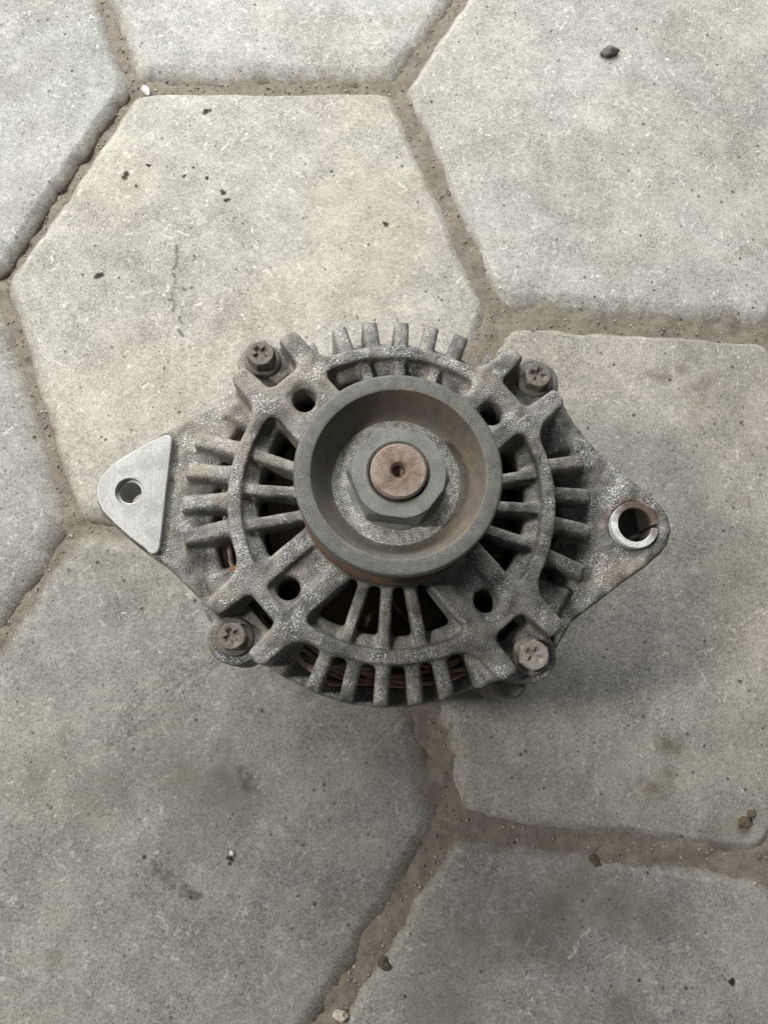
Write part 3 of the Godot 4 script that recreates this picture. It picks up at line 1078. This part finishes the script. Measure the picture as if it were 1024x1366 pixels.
func bolt_mesh(turn: float, af: float, head: float) -> ArrayMesh:
	# flanged hexagon head with a worn, dirt-filled cross recess
	var hx := hex_radius(af, turn)
	var cap := func(a: float) -> float: return minf(hx.call(a), af * 0.5)
	var cross := turn + 0.5
	var angles := PackedFloat32Array()
	var wid := 0.85
	var reach := af * 0.31
	for k in 96:
		angles.append(TAU * k / 96)
	for k in 4:
		for e in [-atan2(wid, reach), atan2(wid, reach), PI / 4]:
			angles.append(fposmod(cross + k * PI / 2 + e, TAU))
	angles.sort()
	var plus := func(a: float) -> float:
		var s := fposmod(a - cross, PI / 2)
		s = minf(s, PI / 2 - s)
		return minf(reach / cos(s), wid / maxf(sin(s), 0.02))
	var small := func(a: float) -> float: return plus.call(a) * 0.7
	var lip := func(a: float) -> float: return minf(maxf(plus.call(a) + 0.35, 1.6), cap.call(a) * 0.9)
	return commit(loft([[5.9, 0.0], [5.9, 0.9], [5.5, 1.4], [hx, 1.5], [hx, head - 0.7], [cap, head - 0.15], [func(a): return cap.call(a) * 0.92, head], [lip, head - 0.1], [plus, head - 0.3], [small, head - 1.15], [0.01, head - 1.2]], 0, Vector3.ZERO, 0.0, TAU, true, angles), 32.0)

func build_alternator() -> void:
	var root := Node3D.new()
	root.name = "alternator"
	add_child(root)
	root.rotation.y = deg_to_rad(TURN)
	tag(root, "worn grey aluminium car alternator standing pulley side up on the pavers", "alternator")

	mats.cast = metal("weathered_cast_aluminium", Color.WHITE, 0.6, 0.2, 74.0, 0.06, 80.0, true)
	var steel := metal("dull_grey_steel", lin(0.245, 0.245, 0.23), 0.48, 0.4, 52.0, 0.012, 0.0)
	steel.albedo_texture = mats.scratched
	var dark := metal("dark_oily_steel", lin(0.075, 0.068, 0.06), 0.6, 0.3, 60.0, 0.02)
	var bright := metal("machined_aluminium", lin(0.47, 0.47, 0.47), 0.5, 0.35, 62.0, 0.006)
	bright.albedo_texture = mats.scratched
	var boltmat := metal("dirty_bolt_steel", lin(0.24, 0.22, 0.19), 0.6, 0.3, 26.0, 0.02)
	var boltpale := metal("pale_rusty_bolt_steel", lin(0.48, 0.445, 0.40), 0.6, 0.25, 20.0, 0.03)
	var vcol := metal("tinted_steel", Color(1.1, 1.1, 1.1), 0.55, 0.25, 46.0, 0.025, 0.0, true)

	build_housing(root)

	# rear housing, stator and what turns inside: seen only through the openings and from the side
	put("rear_housing", commit(loft([[0.01, 0.0], [30.0, 0.0], [44.0, 0.0], [56.0, 5.0], [61.0, 14.0], [63.0, 44.0], [60.0, 44.0], [56.0, 20.0], [0.01, 12.0]], 96), 35.0), metal("rear_cast", lin(0.30, 0.28, 0.25), 0.65, 0.15, 74.0, 0.03, 58.0), root)
	put("stator_core", commit(loft([[60.0, 44.0], [62.0, 44.0], [62.0, 74.5], [46.0, 74.5], [46.0, 44.0], [60.0, 44.0]], 96), 35.0), dark, root)
	put("rotor", commit(loft([[44.0, 40.0], [44.5, 70.0], [41.0, 74.0], [16.0, 74.0], [14.0, 98.0], [0.01, 98.0]], 72), 35.0), dark, root)
	var fan := put("cooling_fan", commit(loft([[41.0, 79.0], [41.0, 80.2], [14.0, 80.2]], 72), 35.0), metal("fan_steel", lin(0.42, 0.33, 0.25), 0.8, 0.1, 40.0, 0.02), root)
	for k in 11:
		var a0 := TAU * k / 11 + 0.13 * sin(k * 2.4)
		var t := PackedVector3Array()
		for s in 6:
			var p := []
			for e in [s, s + 1]:
				var rr: float = 22.0 + 2.8 * e
				var aa: float = a0 + 0.055 * e
				var o := Vector3(cos(aa), 0, -sin(aa))
				var w := Vector3(o.z, 0, -o.x) * 0.6
				p.append([o * rr - w + Vector3(0, 80.1, 0), o * rr + w + Vector3(0, 80.1, 0), o * rr + w + Vector3(0, 88, 0), o * rr - w + Vector3(0, 88, 0)])
			for f in 4:
				quad(t, p[0][f], p[0][(f + 1) % 4], p[1][(f + 1) % 4], p[1][f])
			if s == 0: quad(t, p[0][3], p[0][2], p[0][1], p[0][0])
			if s == 5: quad(t, p[1][0], p[1][1], p[1][2], p[1][3])
		put("fan_blade", commit(t, 40.0), fan.material_override, fan)
	# enamelled copper windings: strands that run round the stator in loose bundles
	var wn := noise(FastNoiseLite.TYPE_SIMPLEX_SMOOTH, 1.0, 2, 8)
	var winding: MeshInstance3D
	for strand in 26:
		var rb := 47.5 + (strand % 7) * 1.55
		var yb := 78.5 + (strand / 7) * 2.5
		var t := PackedVector3Array()
		var segs := 150
		var prev := []
		for s in segs + 1:
			var a := TAU * (s % segs) / segs
			var q := Vector3(cos(a), sin(a), strand * 0.7) * 2.6
			var rr := rb + wn.get_noise_3dv(q) * 3.0
			var yy := yb + wn.get_noise_3dv(q + Vector3(40, 0, 0)) * 3.2
			var o := Vector3(cos(a), 0, -sin(a))
			var ring := []
			for e in 6:
				var b := TAU * e / 6
				ring.append(o * (rr + 0.95 * cos(b)) + Vector3(0, yy + 0.95 * sin(b), 0))
			if prev.size():
				for e in 6:
					quad(t, prev[e], ring[e], ring[(e + 1) % 6], prev[(e + 1) % 6])
			prev = ring
		var cc := PackedColorArray()
		cc.resize(t.size())
		for k in t.size():
			var a := rad_to_deg(atan2(-t[k].z, t[k].x))
			var red := smoothstep(34.0, 10.0, absf(a + 84.0)) * (1.0 if strand % 3 else 0.3)
			cc[k] = Color(0.40, 0.34, 0.285).lerp(Color(0.56, 0.33, 0.27), red) * (0.75 + 0.1 * (strand % 5))
		var m := commit(t, 70.0, cc)
		if winding == null:
			winding = put("stator_winding", m, vcol, root)
		else:
			put("wire_strand", m, vcol, winding)

	# bearing boss, pulley, washer, nut, shaft
	var prof := [[20.0, 106.0], [25.5, 106.0], [27.6, 107.2], [28.6, 108.2], [28.6, 110.0], [28.0, 110.8]]
	for g in 4:
		var y := 111.2 + g * 3.3
		prof.append_array([[25.9, y + 1.2], [25.9, y + 1.7], [28.2, y + 2.9], [28.2, y + 3.3]])
	prof.append_array([[28.5, 125.6], [29.0, 126.4], [29.0, 129.1], [28.6, 129.7], [28.0, 130.0], [25.0, 130.0], [24.3, 129.8], [23.9, 129.2], [23.4, 127.4], [21.2, 122.0], [20.0, 120.3], [18.8, 119.6], [17.0, 119.3], [9.0, 119.3]])
	var pt := loft(prof, 160)
	var pn := noise(FastNoiseLite.TYPE_SIMPLEX_SMOOTH, 0.09, 4, 91)
	var pc := tint(pt, func(p: Vector3) -> Color:
		var r := Vector2(p.x, p.z).length()
		var w := pn.get_noise_3dv(p * 1.3)
		var a := atan2(-p.z, p.x)
		var c := Color(0.158, 0.158, 0.153)
		if r < 24.8 and p.y > 116.0:
			var rusty := clampf(0.35 + 0.4 * cos(a - 0.5) + w * 1.2, 0.0, 1.0)
			c = Color(0.185, 0.175, 0.158).lerp(Color(0.205, 0.172, 0.135), rusty)
		elif p.y < 126.3:
			c = Color(0.13, 0.115, 0.10).lerp(Color(0.17, 0.105, 0.075), clampf(0.2 + w * 1.6 + 0.6 * cos(a - 4.1), 0.0, 1.0))
		return c * (1.0 + 0.25 * w))
	var pulley := put("pulley", commit(pt, 28.0, pc), vcol, root)
	pulley.set_meta("label", "grey steel belt pulley with a rust-stained hollow")
	var spangle := metal("corroded_washer", lin(0.78, 0.78, 0.76), 0.5, 0.25, 36.0, 0.05, 0.0)
	spangle.albedo_texture = mats.spangle
	put("washer", commit(loft([[18.9, 119.0], [18.6, 119.7], [18.0, 120.0], [9.0, 120.0]], 120), 35.0), spangle, root)
	var hx := hex_radius(25.2, deg_to_rad(57.0))
	var low := func(a: float) -> float: return minf(hx.call(a), 14.0)
	var up := func(a: float) -> float: return minf(hx.call(a), 13.0)
	var hy := func(a: float) -> float: return 129.6 - maxf(hx.call(a) - 13.0, 0.0) * 0.75
	put("shaft_nut", commit(loft([[13.6, 120.05], [14.2, 120.6], [low, 120.8], [hx, 121.5], [hx, hy], [up, 130.0], [9.0, 130.0], [8.3, 129.4], [8.3, 122.0]], 240), 20.0), steel, root)
	var se := loft([[7.9, 122.0], [7.9, 130.8], [7.3, 131.4], [2.6, 131.4], [1.9, 130.8], [1.5, 128.9], [0.01, 128.0]], 96)
	var ec := tint(se, func(p: Vector3) -> Color:
		var r := Vector2(p.x, p.z).length()
		var w := pn.get_noise_3dv(p * 5.0)
		var c := Color(0.25, 0.178, 0.138).lerp(Color(0.15, 0.105, 0.085), clampf(0.3 + w * 1.6, 0.0, 1.0))
		return c.lerp(Color(0.42, 0.36, 0.32), smoothstep(7.0, 7.5, r + w * 0.6) * 0.7))
	put("shaft_end", commit(se, 30.0, ec), vcol, root)

	# four through bolts in the forked ends of the arms
	var k := 0
	for q in [[135.0, 0.3, 8.2, 6.6], [45.0, 0.75, 8.2, 5.8], [225.0, 0.1, 7.8, 5.6], [315.0, 0.52, 8.6, 5.6]]:
		var a := deg_to_rad(q[0])
		var b := put("through_bolt", bolt_mesh(q[1], q[2], q[3]), boltpale if k == 3 else boltmat, root)
		b.position = Vector3(64.4 * cos(a), 94.0, -64.4 * sin(a)) * MM
		if k == 3:
			b.set_meta("label", "paler bolt with a rusty cross recess")
		k += 1

	# machined pad on the left ear, with its threaded hole
	var hc := Vector2(-84.2, -1.3)
	var outline := PackedVector2Array([Vector2(-73.6, 18.6), Vector2(-72.9, 18.0), Vector2(-72.7, 17.2), Vector2(-72.2, -18.9), Vector2(-72.8, -20.6), Vector2(-74.2, -21.3), Vector2(-75.6, -20.6), Vector2(-77.0, -19.4), Vector2(-82.2, -16.0), Vector2(-87.5, -12.0), Vector2(-91.6, -8.4), Vector2(-94.0, -4.6), Vector2(-94.7, -1.0), Vector2(-94.2, 2.4), Vector2(-92.3, 5.6), Vector2(-88.6, 9.4), Vector2(-81.8, 14.6), Vector2(-75.6, 18.4), Vector2(-74.6, 18.8)])
	var reach := func(ang: float) -> float:
		var d := Vector2(cos(ang), sin(ang))
		var best := 1.0
		for i in outline.size():
			var hit = Geometry2D.segment_intersects_segment(hc, hc + d * 60.0, outline[i], outline[(i + 1) % outline.size()])
			if hit != null:
				best = maxf(best, hc.distance_to(hit))
		return best
	var inset := func(w: float) -> Callable: return func(ang: float) -> float: return reach.call(ang) - w
	put("mounting_pad", commit(loft([[reach, 86.5], [reach, 90.4], [inset.call(0.25), 90.9], [inset.call(0.8), 91.1], [4.5, 91.1], [4.3, 90.8], [4.2, 89.4], [3.5, 89.2], [3.5, 74.0]], 180, Vector3(hc.x, 0, -hc.y)), 32.0), bright, root)

	# split sleeve in the right ear
	var sl := loft([[7.9, 62.0], [7.9, 90.9], [7.6, 91.3], [5.9, 91.3], [5.6, 90.9], [5.6, 88.9], [5.6, 62.0], [7.9, 62.0]], 90, Vector3(80.2, 0, 1.0), deg_to_rad(6.0), deg_to_rad(348.0), false)
	for e in [deg_to_rad(6.0), deg_to_rad(354.0)]:
		var o := Vector3(cos(e), 0, -sin(e))
		var c := Vector3(80.2, 0, 1.0)
		quad(sl, c + o * 5.6 + Vector3(0, 62, 0), c + o * 7.9 + Vector3(0, 62, 0), c + o * 7.9 + Vector3(0, 90.9, 0), c + o * 5.6 + Vector3(0, 90.9, 0))
	var sc := tint(sl, func(p: Vector3) -> Color:
		var a := rad_to_deg(atan2(-(p.z - 1.0), p.x - 80.2))
		var w := pn.get_noise_3dv(p * 3.0)
		var rust := smoothstep(-50.0, 25.0, 75.0 - absf(a - 68.0) + w * 40.0)
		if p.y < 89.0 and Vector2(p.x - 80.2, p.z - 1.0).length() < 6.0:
			return Color(0.075, 0.065, 0.055)  # shade down inside the bore is put into its vertex colour
		return Color(0.74, 0.77, 0.79).lerp(Color(0.16, 0.115, 0.095), rust))
	put("split_sleeve", commit(sl, 35.0, sc), vcol, root)
	var rearlug := loft([[5.0, 30.0], [6.0, 32.0], [6.0, 66.0], [5.0, 67.5], [0.01, 68.0]], 40, Vector3(45.0, 0, 53.0))
	put("rear_lug", commit(rearlug, 35.0), root.get_node("rear_housing").material_override, root)

# ------------------------------------------------------------------ scene
func _ready() -> void:
	rng.seed = 4711
	var cam := Camera3D.new()
	cam.name = "camera"
	cam.fov = 67.31
	cam.near = 0.01
	cam.far = 50.0
	cam.transform = Transform3D(Basis(Vector3(0.99898, 0.045136, 0.0), Vector3(-0.010248, 0.226818, -0.973883), Vector3(-0.043957, 0.972891, 0.22705)).orthonormalized(), Vector3(-0.0132686, 0.3335117, 0.058843))
	add_child(cam)
	cam.current = true
	var env := Environment.new()
	env.background_mode = Environment.BG_COLOR
	env.background_color = lin(0.092, 0.094, 0.095)
	env.tonemap_mode = Environment.TONE_MAPPER_LINEAR
	env.tonemap_exposure = 1.0
	env.sdfgi_enabled = true
	env.ssao_enabled = true
	env.ssil_enabled = true
	var we := WorldEnvironment.new()
	we.name = "environment"
	we.environment = env
	add_child(we)
	# indoor light: a broad source beyond the far side of the picture and a smaller one from the left
	area_light("far_light", Vector3(-0.25, 0.66, -0.80), Vector3(0.0, 0, -0.22), Vector2(1.2, 0.45), 2.2, Color(1.0, 1.0, 0.985))
	area_light("left_light", Vector3(-0.82, 1.0, 0.02), Vector3(0, 0.05, 0), Vector2(0.15, 0.15), 1.1, Color(1.0, 0.985, 0.955))

	make_cast_textures()
	make_ground_texture()
	build_pavement()
	build_alternator()
	build_pebbles()

func area_light(called: String, at: Vector3, to: Vector3, size: Vector2, energy: float, col: Color) -> void:
	var l := AreaLight3D.new()
	l.name = called
	l.area_size = size
	l.light_energy = energy
	l.light_color = col
	l.shadow_enabled = true
	add_child(l)
	l.look_at_from_position(at, to, Vector3.UP)
